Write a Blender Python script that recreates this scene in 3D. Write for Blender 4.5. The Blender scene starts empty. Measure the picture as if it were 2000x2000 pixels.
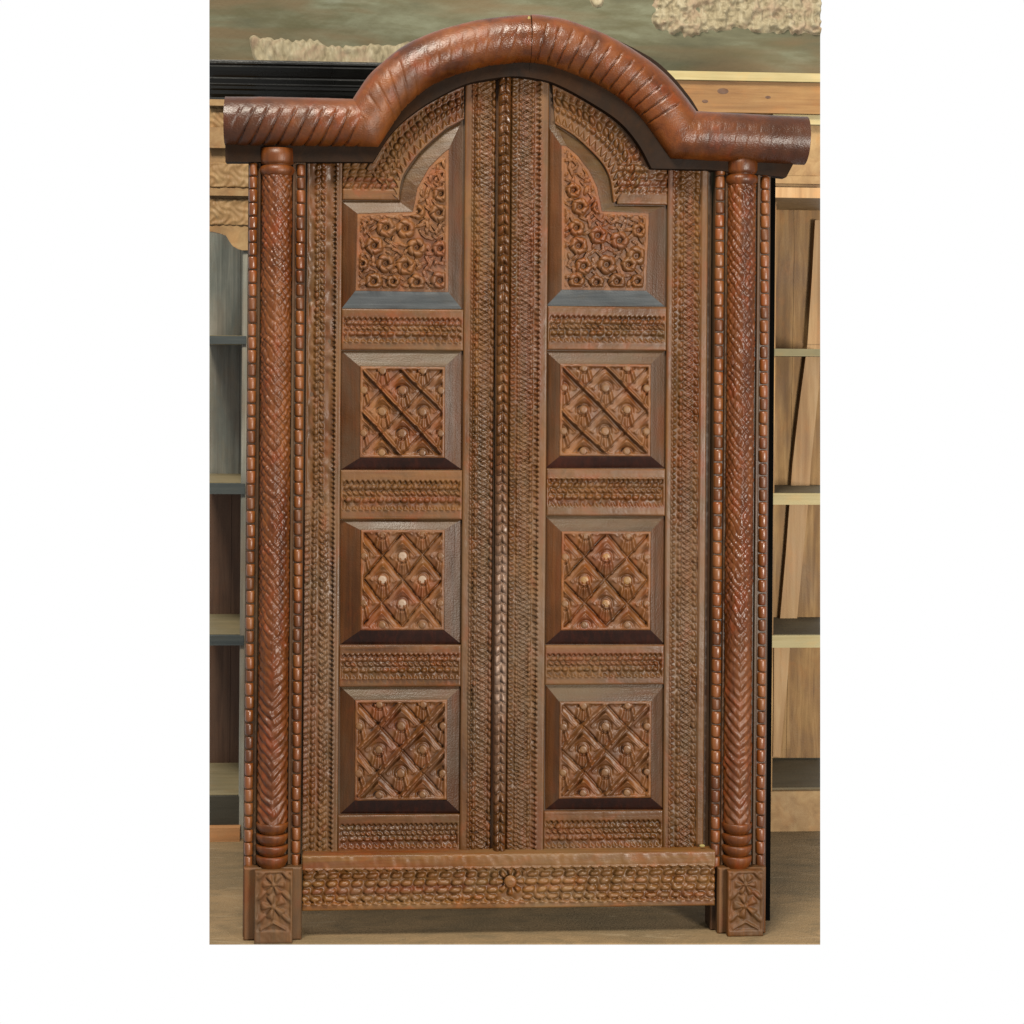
import bpy, math, random
import numpy as np
from mathutils import Matrix, Vector
random.seed(7)
RNG = np.random.RandomState(11)
SC = bpy.context.scene
COL = SC.collection

# ------------------------------------------------------------------ camera
F = 3704.0            # focal length in pixels of a 2000 px wide frame
HY = 714.0            # image row of the horizon (eye level)
D = 5.0               # metres from the doorway
EYE = 1.488
YAW = math.radians(4.2)
ROLL = math.radians(0.43)
fwd = np.array([math.sin(YAW), math.cos(YAW), 0.0])
rgt = np.array([math.cos(YAW), -math.sin(YAW), 0.0])
up = np.array([0.0, 0.0, 1.0])
cx = rgt * math.cos(ROLL) + up * math.sin(ROLL)
cy = -rgt * math.sin(ROLL) + up * math.cos(ROLL)
CAM = np.array([-D * math.sin(YAW), -D * math.cos(YAW), EYE])
cam = bpy.data.cameras.new('camera')
cam.sensor_width = 36.0
cam.lens = F / 2000.0 * 36.0
cam.shift_y = -(1000.0 - HY) / 2000.0
cam.clip_start = 0.05
cam.clip_end = 200.0
camo = bpy.data.objects.new('camera', cam)
COL.objects.link(camo)
M = Matrix.Identity(4)
for i in range(3):
    M[i][0], M[i][1], M[i][2], M[i][3] = cx[i], cy[i], -fwd[i], CAM[i]
camo.matrix_world = M
SC.camera = camo

# ------------------------------------------------------------------ light
w = bpy.data.worlds.new('World')
SC.world = w
w.use_nodes = True
bg = w.node_tree.nodes['Background']
bg.inputs['Color'].default_value = (1, 1, 1, 1)
bg.inputs['Strength'].default_value = 1.0
def area(name, loc, target, size, power, color):
    l = bpy.data.lights.new(name, 'AREA')
    l.shape = 'RECTANGLE'; l.size = size[0]; l.size_y = size[1]
    l.energy = power; l.color = color
    o = bpy.data.objects.new(name, l)
    o.location = loc
    o.rotation_euler = (Vector(target) - Vector(loc)).to_track_quat('-Z', 'Y').to_euler()
    COL.objects.link(o)
area('skylight_lamp', (-1.0, -2.6, 5.2), (0, 0.2, 1.1), (1.7, 1.1), 740, (1.0, 0.93, 0.80))
area('window_lamp', (2.3, -4.4, 1.05), (0, 0, 0.95), (1.0, 0.9), 610, (1.0, 0.94, 0.84))
SC.view_settings.view_transform = 'Standard'
SC.view_settings.look = 'None'
SC.view_settings.exposure = 0.0
SC.view_settings.gamma = 1.0
SC.view_settings.use_curve_mapping = False

# ------------------------------------------------------------------ pixel -> place
def ray(px, py):
    px = np.asarray(px, float); py = np.asarray(py, float)
    a = (px - 1000.0) / F; b = -(py - HY) / F
    return (a[..., None] * cx + b[..., None] * cy + fwd)
def at(px, py, d=0.0):
    """point on the plane d metres in front of the door leaves (y = -d)"""
    px, py = np.broadcast_arrays(np.asarray(px, float), np.asarray(py, float))
    r = ray(px, py)
    t = (-d - CAM[1]) / r[..., 1]
    return CAM + t[..., None] * r
def onfloor(px, py, z=0.0):
    r = ray(px, py)
    return CAM + ((z - CAM[2]) / r[..., 2])[..., None] * r
def X(px, d=0.0, py=1000.0): return float(at(px, py, d)[0])
def Z(py, px=1000.0, d=0.0): return float(at(px, py, d)[2])
S = 0.00135           # metres per pixel at the door

# ------------------------------------------------------------------ mesh helpers
def mesh(name, verts, faces, mats, parent=None, smooth=False, midx=None):
    me = bpy.data.meshes.new(name)
    me.from_pydata([tuple(map(float, v)) for v in verts], [], [tuple(map(int, f)) for f in faces])
    for m in (mats if isinstance(mats, (list, tuple)) else [mats]):
        me.materials.append(m)
    if midx is not None:
        me.polygons.foreach_set('material_index', np.asarray(midx, dtype=np.int32))
    if smooth:
        me.polygons.foreach_set('use_smooth', np.ones(len(me.polygons), dtype=bool))
    me.update()
    o = bpy.data.objects.new(name, me)
    COL.objects.link(o)
    if parent is not None: o.parent = parent
    return o
def grid_faces(nu, nv, flip=False):
    i = np.arange(nu - 1)[None, :] + np.arange(nv - 1)[:, None] * nu
    i = i.ravel()
    f = np.stack([i, i + nu, i + nu + 1, i + 1], 1)
    return f[:, ::-1] if flip else f
def fast_mesh(name, V, Fq, mat, parent, smooth=True):
    """V (n,3), Fq (m,4) quads"""
    me = bpy.data.meshes.new(name)
    V = np.ascontiguousarray(V, dtype=np.float32); Fq = np.ascontiguousarray(Fq, dtype=np.int32)
    me.vertices.add(len(V)); me.vertices.foreach_set('co', V.ravel())
    me.loops.add(Fq.size); me.loops.foreach_set('vertex_index', Fq.ravel())
    me.polygons.add(len(Fq))
    me.polygons.foreach_set('loop_start', np.arange(0, Fq.size, 4, dtype=np.int32))
    me.polygons.foreach_set('use_smooth', np.full(len(Fq), smooth, dtype=bool))
    me.materials.append(mat)
    me.update(calc_edges=True)
    me.validate()
    o = bpy.data.objects.new(name, me)
    COL.objects.link(o)
    if parent is not None: o.parent = parent
    return o
def skirted(P, back, keep=None):
    """P (nv,nu,3) surface; adds a border going straight back to y = back"""
    nv, nu = P.shape[:2]
    V = P.reshape(-1, 3)
    Fq = grid_faces(nu, nv)
    if keep is not None:
        return V, Fq[keep.ravel()]
    idx = np.arange(nv * nu).reshape(nv, nu)
    loop = np.concatenate([idx[0, :-1], idx[:-1, -1], idx[-1, :0:-1], idx[:0:-1, 0]])
    B = V[loop].copy(); B[:, 1] = back
    k = len(V); n = len(loop)
    a = np.arange(n); b = (a + 1) % n
    side = np.stack([loop[a], loop[b], k + b, k + a], 1)
    return np.concatenate([V, B]), np.concatenate([Fq, side])
def relief(name, x0, x1, z0, z1, d, back, hf, mat, parent, res=1.7):
    """carved board: x0..x1, z1(top)..z0, front at y=-d-h; hf gets px across, px down"""
    W = (x1 - x0) / S; H = (z1 - z0) / S
    nu = max(4, int(W / res)); nv = max(4, int(H / res))
    u = np.linspace(0, W, nu); v = np.linspace(0, H, nv)
    U, Vv = np.meshgrid(u, v)
    h = worn(hf(U, Vv), U, Vv)
    edge = np.minimum(np.minimum(U, W - U), np.minimum(Vv, H - Vv))
    h = h - 0.0018 * np.clip(1 - edge / 2.2, 0, 1)
    P = np.stack([x0 + U * S, -d - h, z1 - Vv * S], -1)
    V, Fq = skirted(P, -back)
    return fast_mesh(name, V, Fq, mat, parent)
def cutx(px, z, y):
    """x of image column px on the plane y at height z"""
    a = at(px, 0.0, -y); b = at(px, 2000.0, -y)
    t = (a[2] - z) / (a[2] - b[2])
    return float(a[0] + t * (b[0] - a[0]))
def cutbox(name, e0, e1, y0, y1, z0, z1, mat, parent=None):
    """box whose ends are functions (z, y) -> x"""
    v = [(e0(z, y) if s == 0 else e1(z, y), y, z) for y in (y0, y1) for (s, z) in ((0, z0), (1, z0), (1, z1), (0, z1))]
    f = [(0, 1, 2, 3), (5, 4, 7, 6), (1, 5, 6, 2), (4, 0, 3, 7), (3, 2, 6, 7), (4, 5, 1, 0)]
    return mesh(name, v, f, mat, parent)
def box(name, x0, x1, y0, y1, z0, z1, mat, parent=None, bev=0.0, x0b=None, x1b=None):
    """box; optional other x limits at the back; chamfered front edges"""
    x0b = x0 if x0b is None else x0b; x1b = x1 if x1b is None else x1b
    b = bev
    if b <= 0:
        v = [(x0, y0, z0), (x1, y0, z0), (x1, y0, z1), (x0, y0, z1), (x0b, y1, z0), (x1b, y1, z0), (x1b, y1, z1), (x0b, y1, z1)]
        f = [(0, 1, 2, 3), (5, 4, 7, 6), (1, 5, 6, 2), (4, 0, 3, 7), (3, 2, 6, 7), (4, 5, 1, 0)]
    else:
        v = [(x0 + b, y0, z0 + b), (x1 - b, y0, z0 + b), (x1 - b, y0, z1 - b), (x0 + b, y0, z1 - b),
             (x0, y0 + b, z0), (x1, y0 + b, z0), (x1, y0 + b, z1), (x0, y0 + b, z1),
             (x0b, y1, z0), (x1b, y1, z0), (x1b, y1, z1), (x0b, y1, z1)]
        f = [(0, 1, 2, 3)]
        for a in range(4):
            c = (a + 1) % 4
            f.append((a, 4 + a, 4 + c, c)); f.append((4 + a, 8 + a, 8 + c, 4 + c))
        f.append((9, 8, 11, 10))
    return mesh(name, v, f, mat, parent)
def lathe(name, cxw, cyw, prof, mat, parent, n=40, a0=-math.pi, a1=0.0):
    """prof: list of (r, z); half round facing the viewer"""
    A = np.linspace(a0, a1, n)
    P = np.zeros((len(prof), n, 3))
    for i, (r, z) in enumerate(prof):
        P[i, :, 0] = cxw + r * np.cos(A); P[i, :, 1] = cyw + r * np.sin(A); P[i, :, 2] = z
    return fast_mesh(name, P.reshape(-1, 3), grid_faces(n, len(prof)), mat, parent)
def prism(name, poly, y0, y1, mat, parent=None):
    """poly of (x,z) drawn clockwise or not, front y0, back y1"""
    n = len(poly)
    v = [(p[0], y0, p[1]) for p in poly] + [(p[0], y1, p[1]) for p in poly]
    f = [tuple(range(n)), tuple(range(2 * n - 1, n - 1, -1))] + [(i, (i + 1) % n, n + (i + 1) % n, n + i) for i in range(n)]
    o = mesh(name, v, f, mat, parent)
    import bmesh
    bm = bmesh.new(); bm.from_mesh(o.data); bmesh.ops.recalc_face_normals(bm, faces=bm.faces); bm.to_mesh(o.data); bm.free()
    return o
def thing(name, label, cat, loc=(0, 0, 0), group=None):
    o = bpy.data.objects.new(name, None); COL.objects.link(o)
    o.location = loc; o.empty_display_size = 0.1
    o['label'] = label; o['category'] = cat
    if group: o['group'] = group
    return o
def resample(pts, n):
    p = np.asarray(pts, float)
    s = np.concatenate([[0], np.cumsum(np.linalg.norm(np.diff(p, axis=0), axis=1))])
    t = np.linspace(0, s[-1], n)
    return np.stack([np.interp(t, s, p[:, 0]), np.interp(t, s, p[:, 1])], 1), s[-1]
def smooth_poly(pts, n=12):
    """Catmull-Rom through the points"""
    p = np.asarray(pts, float); out = []
    for i in range(len(p) - 1):
        p0 = p[max(i - 1, 0)]; p1 = p[i]; p2 = p[i + 1]; p3 = p[min(i + 2, len(p) - 1)]
        if i == 0: p0 = 2 * p1 - p2
        if i == len(p) - 2: p3 = 2 * p2 - p1
        for t in np.linspace(0, 1, n, endpoint=False):
            out.append(0.5 * (2 * p1 + (p2 - p0) * t + (2 * p0 - 5 * p1 + 4 * p2 - p3) * t * t + (3 * p1 - p0 - 3 * p2 + p3) * t ** 3))
    out.append(p[-1])
    return np.array(out)

# ------------------------------------------------------------------ materials
def lin(c):
    return tuple(((x / 255) / 12.92 if x <= 10 else ((x / 255 + 0.055) / 1.055) ** 2.4) for x in c)
KALB = 0.150
KB = 0.275             # albedo scale of the things behind, further from the lamps
def alb(c, k=None):
    if k is None:
        return tuple(min(0.85, x * KALB * q) for x, q in zip(lin(c), (1.06, .95, 0.46))) + (1,)
    return tuple(min(0.85, x * k) for x in lin(c)) + (1,)
class NT:
    def __init__(s, name):
        s.m = bpy.data.materials.new(name); s.m.use_nodes = True
        s.t = s.m.node_tree; s.n = s.t.nodes; s.l = s.t.links
        s.b = s.n['Principled BSDF']
        s.pos = s.n.new('ShaderNodeNewGeometry').outputs['Position']
    def mapped(s, scale, loc=(0, 0, 0)):
        mp = s.n.new('ShaderNodeMapping'); mp.inputs['Scale'].default_value = scale
        mp.inputs['Location'].default_value = loc
        s.l.new(s.pos, mp.inputs['Vector']); return mp.outputs['Vector']
    def noise(s, scale, detail=4, rough=0.55, dist=0.0, loc=(0, 0, 0)):
        n = s.n.new('ShaderNodeTexNoise'); n.inputs['Scale'].default_value = 1.0
        n.inputs['Detail'].default_value = detail; n.inputs['Roughness'].default_value = rough
        n.inputs['Distortion'].default_value = dist
        s.l.new(s.mapped(scale, loc), n.inputs['Vector']); return n.outputs['Fac']
    def ramp(s, fac, stops):
        r = s.n.new('ShaderNodeValToRGB'); e = r.color_ramp.elements
        while len(e) < len(stops): e.new(0.5)
        for i, (p, c) in enumerate(stops):
            e[i].position = p; e[i].color = c if len(c) == 4 else tuple(c) + (1,)
        s.l.new(fac, r.inputs['Fac']); return r.outputs['Color']
    def mix(s, fac, a, b, mode='MIX'):
        m = s.n.new('ShaderNodeMix'); m.data_type = 'RGBA'; m.blend_type = mode
        for sock, v in ((m.inputs[0], fac), (m.inputs[6], a), (m.inputs[7], b)):
            if hasattr(v, 'links'): s.l.new(v, sock)
            else: sock.default_value = v
        return m.outputs[2]
    def rng(s, fac, a, b, lo=0.35, hi=0.65):
        m = s.n.new('ShaderNodeMapRange'); m.inputs[1].default_value = lo; m.inputs[2].default_value = hi
        m.inputs[3].default_value = a; m.inputs[4].default_value = b
        s.l.new(fac, m.inputs[0]); return m.outputs[0]
    def bump(s, h, strength, dist):
        b = s.n.new('ShaderNodeBump'); b.inputs['Strength'].default_value = strength; b.inputs['Distance'].default_value = dist
        s.l.new(h, b.inputs['Height']); s.l.new(b.outputs['Normal'], s.b.inputs['Normal'])
    def out(s, col, rough, spec=0.5):
        for sock, v in ((s.b.inputs['Base Color'], col), (s.b.inputs['Roughness'], rough)):
            if hasattr(v, 'links'): s.l.new(v, sock)
            else: sock.default_value = v
        s.b.inputs['Specular IOR Level'].default_value = spec * 0.42
        return s.m
def wood(name, dark, mid, light, axis='z', rough=(0.3, 0.5), dust=None, dust_amt=0.5, spec=0.5, coat=0.0, k=None, bstr=0.25, gs=1.0, streak=None, hue=0.4, wear_sheen=None, ends=False):
    n = NT(name)
    if k is not None: hue = min(hue, .15)
    g = {'z': (70 * gs, 70 * gs, 3.5), 'x': (3.5, 70 * gs, 70 * gs), 'n': (25 * gs, 25 * gs, 25 * gs)}[axis]
    grain = n.noise(g, 5, 0.6, 0.6)
    blotch = n.noise((5, 5, 3.2) if axis != 'x' else (3.2, 5, 5), 4, 0.6, 0.4, (3.1, 1.7, 0.3))
    c = n.ramp(grain, [(0.3, alb(dark, k)), (0.5, alb(mid, k)), (0.72, alb(light, k))])
    c2 = n.ramp(blotch, [(0.32, alb(dark, k)), (0.52, alb(mid, k)), (0.7, alb(light, k))])
    c = n.mix(0.5, c, c2)
    if streak:
        st = n.noise(tuple(v * 0.3 for v in g), 3, 0.5, 0.3, (7, 2, 5))
        c = n.mix(n.rng(st, 0.0, 0.7, 0.52, 0.66), c, alb(streak, k))
    hn = n.noise((26, 26, 15) if axis != 'x' else (15, 26, 26), 3, .6, .4, (6.2, 3.4, 8.8))
    if hue:
        sc = lambda q: tuple(max(0, a * b) for a, b in zip(mid, q))
        c = n.mix(n.rng(hn, 0, hue, .54, .7), c, alb(sc((1.18, .98, .72)), k))
        c = n.mix(n.rng(hn, hue, 0, .3, .45), c, alb(sc((.86, .95, .95)), k))
    if wear_sheen:  # pale band at hand height: polish wear plus gloss painted into the colour
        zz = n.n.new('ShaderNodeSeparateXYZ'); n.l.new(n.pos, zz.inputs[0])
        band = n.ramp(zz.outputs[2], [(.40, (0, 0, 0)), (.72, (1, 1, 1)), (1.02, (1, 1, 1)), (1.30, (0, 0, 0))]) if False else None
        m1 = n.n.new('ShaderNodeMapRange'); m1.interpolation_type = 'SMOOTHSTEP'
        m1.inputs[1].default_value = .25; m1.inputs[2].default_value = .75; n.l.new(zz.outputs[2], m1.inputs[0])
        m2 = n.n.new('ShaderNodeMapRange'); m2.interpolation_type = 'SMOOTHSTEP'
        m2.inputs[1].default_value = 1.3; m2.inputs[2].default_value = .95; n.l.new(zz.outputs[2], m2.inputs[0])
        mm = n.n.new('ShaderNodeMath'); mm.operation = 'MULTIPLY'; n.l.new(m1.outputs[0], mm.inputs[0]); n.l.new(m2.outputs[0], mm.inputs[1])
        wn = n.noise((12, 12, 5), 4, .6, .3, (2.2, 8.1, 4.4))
        mw = n.n.new('ShaderNodeMath'); mw.operation = 'MULTIPLY'; n.l.new(mm.outputs[0], mw.inputs[0]); n.l.new(n.rng(wn, wear_sheen[1] * .4, wear_sheen[1], .4, .6), mw.inputs[1])
        c = n.mix(mw.outputs[0], c, alb(wear_sheen[0], KALB if k is None else k))
    if ends:      # dark oily stain on both outer ends of the log
        xx = n.n.new('ShaderNodeSeparateXYZ'); n.l.new(n.pos, xx.inputs[0])
        ab = n.n.new('ShaderNodeMath'); ab.operation = 'ABSOLUTE'; n.l.new(xx.outputs[0], ab.inputs[0])
        es = n.n.new('ShaderNodeMath'); es.operation = 'MULTIPLY_ADD'; n.l.new(n.noise((16, 16, 16), 4, .6, .3), es.inputs[0]); es.inputs[1].default_value = .3; n.l.new(ab.outputs[0], es.inputs[2])
        c = n.mix(n.rng(es.outputs[0], 0, .72, .62, .84), c, alb((66, 36, 24), k))
    ro = n.rng(blotch, rough[0], rough[1])
    if dust:
        dn = n.noise((9, 9, 2.6) if axis != 'x' else (2.6, 9, 9), 5, 0.65, 0.5, (9.3, 4.1, 2.2))
        c = n.mix(n.rng(dn, 0.0, dust_amt, 0.42, 0.66), c, alb(dust, KALB if k is None else k))
    fine = n.noise((260, 260, 260), 2, 0.5)
    hm = n.mix(0.4, grain, fine)
    n.bump(hm, bstr, 0.004)
    m = n.out(c, ro, spec)
    if coat:
        n.b.inputs['Coat Weight'].default_value = coat
        n.b.inputs['Coat Roughness'].default_value = 0.22
    return m
M_LINTEL = wood('lintel_wood', (90, 46, 20), (150, 82, 36), (184, 110, 54), 'n', (0.27, 0.5), spec=0.5, streak=(78, 36, 16), hue=.5, bstr=.6, ends=True)
M_BACK = wood('shaded_backing_wood', (34, 21, 14), (54, 34, 22), (76, 48, 30), 'n', (0.6, 0.8), spec=0.15)  # darker wood: the log's shadow is put into the colour
M_BLACK = wood('shade_black_wood', (3, 3, 3), (5, 4, 4), (8, 6, 6), 'z', (0.7, 0.9), spec=0.05)  # shadow beside the frame, painted as black
M_COLUMN = wood('column_wood', (96, 48, 22), (144, 80, 38), (180, 110, 58), 'z', (0.28, 0.5), spec=0.42, hue=.6, streak=(92, 46, 20))
M_BEAD = wood('bead_wood', (126, 66, 30), (168, 98, 50), (192, 122, 70), 'z', (0.3, 0.5), spec=0.7)
M_POST = wood('post_wood', (75, 45, 30), (108, 70, 46), (135, 100, 72), 'z', (0.4, 0.6), dust=(130, 112, 88), spec=0.4)
M_PLINTH = wood('plinth_wood', (96, 62, 38), (132, 88, 56), (172, 118, 76), 'z', (0.45, 0.65), dust=(140, 120, 90), dust_amt=0.5, spec=0.4, streak=(166, 104, 60), hue=.6)
M_STILE = wood('stile_wood', (92, 56, 30), (138, 90, 50), (168, 118, 72), 'z', (0.34, 0.58), dust=(128, 112, 86), dust_amt=0.22, spec=0.42, streak=(142, 70, 32), hue=.7, wear_sheen=((172, 144, 116), .3))  # pale band mixes rubbed wood with a painted window sheen
M_RAIL = wood('rail_wood', (94, 56, 30), (142, 92, 50), (170, 118, 70), 'x', (0.34, 0.58), dust=(126, 112, 88), dust_amt=0.22, spec=0.42, streak=(150, 74, 34), hue=.7)
M_FIELD = wood('carved_field_wood', (112, 64, 34), (164, 104, 58), (200, 134, 82), 'n', (0.44, 0.62), dust=(146, 112, 82), dust_amt=0.45, spec=0.5, streak=(164, 82, 38), hue=.5)
M_BEVEL = wood('bevel_wood', (80, 50, 28), (112, 76, 44), (136, 98, 60), 'x', (0.34, 0.56), dust=(118, 102, 68), dust_amt=0.5, spec=0.5, bstr=.5)
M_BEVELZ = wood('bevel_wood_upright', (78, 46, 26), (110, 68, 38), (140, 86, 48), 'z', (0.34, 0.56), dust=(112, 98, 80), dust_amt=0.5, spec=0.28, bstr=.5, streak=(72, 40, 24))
M_BEVELRED = wood('shaded_red_bevel_wood', (38, 18, 12), (62, 28, 18), (96, 42, 24), 'z', (0.35, 0.5), spec=0.3)  # bottom bevels: shade from the overhead light put into the colour
M_BEVELGREY = wood('grey_sheen_bevel_wood', (70, 74, 76), (102, 106, 108), (138, 142, 144), 'x', (0.35, 0.5), spec=0.5, k=KALB*1.5)  # bluish-grey reflection on the bottom bevel, painted as colour
M_THRESH = wood('threshold_wood', (130, 80, 46), (174, 118, 72), (204, 154, 104), 'x', (0.38, 0.55), dust=(162, 136, 98), dust_amt=0.5, spec=0.45, streak=(146, 66, 30), hue=.5)
M_CHAIN = wood('leaf_chain_wood', (98, 60, 34), (134, 86, 50), (164, 114, 74), 'z', (0.3, 0.45), spec=0.6, hue=.5, wear_sheen=((220, 184, 160), .85))  # pale middle stretch: worn polish and painted-in gloss
M_STUDPALE = wood('pale_stud_wood', (190, 158, 130), (214, 182, 154), (236, 208, 180), 'n', (0.4, 0.55), k=KALB*1.15)
M_STUD = wood('brown_stud_wood', (128, 86, 62), (158, 112, 84), (184, 140, 110), 'n', (0.4, 0.55))
M_PALESPOT = wood('pale_spot', (190, 176, 150), (214, 202, 178), (235, 226, 205), 'n', (0.7, 0.9), spec=0.2)

# ------------------------------------------------------------------ carving patterns (px units, height in metres)
def jit(v, k): return v + 1.3 * np.sin(v / 31.0 + k) + 0.9 * np.sin(v / 12.7 + 2 * k)
def bead(U, V, u0, wd, per, tilt=0.0, fill=0.92, k=0.0, jt=1.0):
    x = (U - u0) / (wd / 2)
    s = ((jit(V, k) + tilt * (U - u0)) / per + k) % 1.0
    n = np.floor((jit(V, k) + tilt * (U - u0)) / per + k)
    r1 = np.modf(np.abs(np.sin(n * 12.9898 + u0 * 3.1) * 43758.5453))[0]; r2 = np.modf(np.abs(np.sin(n * 78.233 + u0 * 1.7) * 12543.123))[0]
    y = (s - 0.5 + (r2 - .5) * .16 * jt) * 2 / (fill * (.8 + .2 * r1))
    x = x + (r1 - .5) * .25 * jt
    return (1 - .4 * jt + .5 * jt * r2) * np.sqrt(np.clip(1 - x * x * 0.9 - y * y * np.abs(y), 0, 1)) * (np.abs(x) < 1)
def zig(U, V, u0, wd, per, side=1, k=0.0):
    x = (U - u0) / wd * side
    t = np.abs(((jit(V, k) / per + k) % 1.0) * 2 - 1)
    return np.clip((t - x) * 2.6, 0, 1) * (x > -0.02) * (x < 1.05)
def latt(U, V, u0, wd, per, k=0.0):
    x = np.clip((U - u0) / wd, 0, 1)
    s = (jit(V, k) / per + k) % 1.0
    t = np.abs(s * 2 - 1)
    d = np.minimum(np.abs(x - t), np.abs(1 - x - t))
    dot = np.clip(1 - ((x - .5) / .26) ** 2 - ((np.abs(t - .5)) / .4) ** 2, 0, 1) ** .5
    ins = ((U >= u0) & (U <= u0 + wd))
    return np.maximum(np.clip(1 - d / 0.2, 0, 1), 0.0 * dot) * ins + 0.5 * np.clip(1 - (((s + .5) % 1 - .5) / .2) ** 2 - ((x - .5) / .3) ** 2, 0, 1) * ins
def chev(U, V, u0, wd, per, k=0.0):
    """pairs of leaf lobes meeting in an arrow"""
    x = (U - u0) / (wd / 2)
    s = ((jit(V, k) - 0.35 * per * np.abs(x)) / per + k) % 1.0
    a = np.clip(np.abs(x) * 5, 0.35, 1)
    y = (s - 0.5) * 2
    body = np.clip(1 - np.abs(y) ** 3, 0, 1) ** .7 * np.sqrt(np.clip(1 - x * x, 0, 1)) ** .6 * a
    return body * (np.abs(x) < 1)
def inside(U, a, b, soft=1.2):
    return np.clip((U - a) / soft, 0, 1) * np.clip((b - U) / soft, 0, 1)
A = 0.0102
def vnoise(U, V, su, sv, seed):
    """smooth value noise, 0..1"""
    rs = np.random.RandomState(seed)
    u = (U - U.min()) / su; v = (V - V.min()) / sv
    g = rs.rand(int(v.max()) + 2, int(u.max()) + 2)
    i = u.astype(int); j = v.astype(int); a = u - i; b = v - j
    a = a * a * (3 - 2 * a); b = b * b * (3 - 2 * b)
    return g[j, i] * (1 - a) * (1 - b) + g[j, i + 1] * a * (1 - b) + g[j + 1, i] * (1 - a) * b + g[j + 1, i + 1] * a * b
SEED = [100]
def rough(U, V, amp=0.0005):
    SEED[0] += 1
    return amp * ((vnoise(U, V, 14, 22, SEED[0]) - .5) * 1.6 + (vnoise(U, V, 5, 7, SEED[0] + 5000) - .5) * .8)
def worn(h, U, V):
    """hand-cut unevenness: every stretch of carving is cut to its own depth"""
    SEED[0] += 1
    m = .62 + .62 * vnoise(U, V, 9, 13, SEED[0]) * (.55 + .9 * vnoise(U, V, 60, 70, SEED[0] + 7000))
    return h * m
def h_stile_outer(U, V):       # 596..665 : bands from the frame to the panels
    sel = np.clip((V - 620) / 120, 0, 1)
    h = -A * 0.9 * inside(U, 1, 56)
    h += A * sel * bead(U, V, 4.5, 10, 12.5, .2, k=.1)
    h += A * 1.1 * bead(U, V, 20 - 2 * sel, 9, 12.5, .3, k=.3) + A * 1.0 * bead(U, V, 30 + 3 * sel, 9, 12.5, -.3, k=.5)
    h += A * .7 * bead(U, V, 41, 9, 12.5, .4, k=.9) * sel
    h += A * .9 * zig(U, V, 58, 9, 9.5, -1, k=.2)
    return h + rough(U, V)
def h_stile_meet_l(U, V):      # 902..966
    h = -A * .9 * inside(U, 17, 62)
    h += A * .9 * zig(U, V, 16, 8, 9.5, 1, k=.4)
    h += A * 1.1 * bead(U, V, 26, 8, 15, .1, .97, k=.2) + A * .8 * latt(U, V, 31, 20, 19, k=.7) + A * 1.1 * bead(U, V, 56, 7, 15, -.1, .97, k=.6)
    return h + rough(U, V)
def h_stile_meet_r(U, V):      # 968..1066
    h = -A * .9 * inside(U, 1, 83)
    h -= A * .6 * inside(U, 1, 25)
    h += A * 1.1 * zig(U, V, 28, 11, 11, 1, k=.3) * .9
    h += A * .9 * bead(U, V, 43, 6, 9, 0, .97, k=.8) + A * .8 * latt(U, V, 46, 18, 17, k=.2)
    h += A * .9 * bead(U, V, 68, 7, 10, .3, k=.4)
    h += A * .9 * zig(U, V, 84, 12, 10.5, -1, k=.6)
    return h + rough(U, V)
def h_stile_outer_r(U, V):     # 1299..1378
    h = -A * .9 * inside(U, 13, 67)
    h += A * .9 * zig(U, V, 12, 10, 11, 1, k=.2)
    h += A * 1.2 * bead(U, V, 29, 9, 14, .25, k=.3)
    h += A * .9 * latt(U, V, 35, 17, 20, k=.5)
    h += A * 1.1 * bead(U, V, 59, 9, 14, -.25, k=.8)
    return h + rough(U, V)
def h_rail(n_seed):
    def f(U, V):
        H = V.max(); W = U.max()
        q = H / 82.0
        u = V; v = U
        m = inside(v, 4, W - 4, 2)
        h = -A * .8 * inside(u, 17 * q, 66 * q) * m
        h += m * A * (.8 * zig(u, v, 17 * q, 8 * q, 10, 1, k=n_seed) + 1.1 * bead(u, v, 29 * q, 9 * q, 13, .5, k=.3 + n_seed)
                      + .9 * bead(u, v, 39 * q, 8 * q, 11, -.6, k=.6 + n_seed) + 1.2 * bead(u, v, 50 * q, 9 * q, 15, .3, k=.1 + n_seed)
                      + .8 * zig(u, v, 66 * q, 8 * q, 12, -1, k=.5 + n_seed))
        return h + rough(U, V)
    return f
def h_thresh(U, V):
    W = U.max()
    dc = np.abs(U - W / 2)
    gap = np.clip((dc - 22) / 4, 0, 1)
    h = 0.004 * np.sqrt(np.clip(1 - ((V - 12) / 22) ** 2, 0, 1))
    h -= A * 1.2 * inside(V, 26, 94)
    h += A * .9 * zig(V, U, 26, 10, 19, 1, k=.3)
    for i, (c, wd) in enumerate(((41, 12), (56, 13), (71, 13), (85, 11))):
        t = .4 if i % 2 == 0 else .3
        h += gap * A * 1.2 * bead(V, U, c, wd, 24.0, t, .97, k=.13 * i, jt=.35)
    h += A * .9 * zig(V, U, 95, 8, 19, -1, k=.7)
    r = np.hypot(U - W / 2, V - 55)
    th = np.arctan2(V - 55, U - W / 2)
    h += A * 1.3 * np.sqrt(np.clip(1 - ((r - 19) / 8) ** 2, 0, 1)) * np.clip(.3 + np.cos(8 * th), 0, 1) ** .6
    return h + rough(U, V, .0006)
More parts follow.
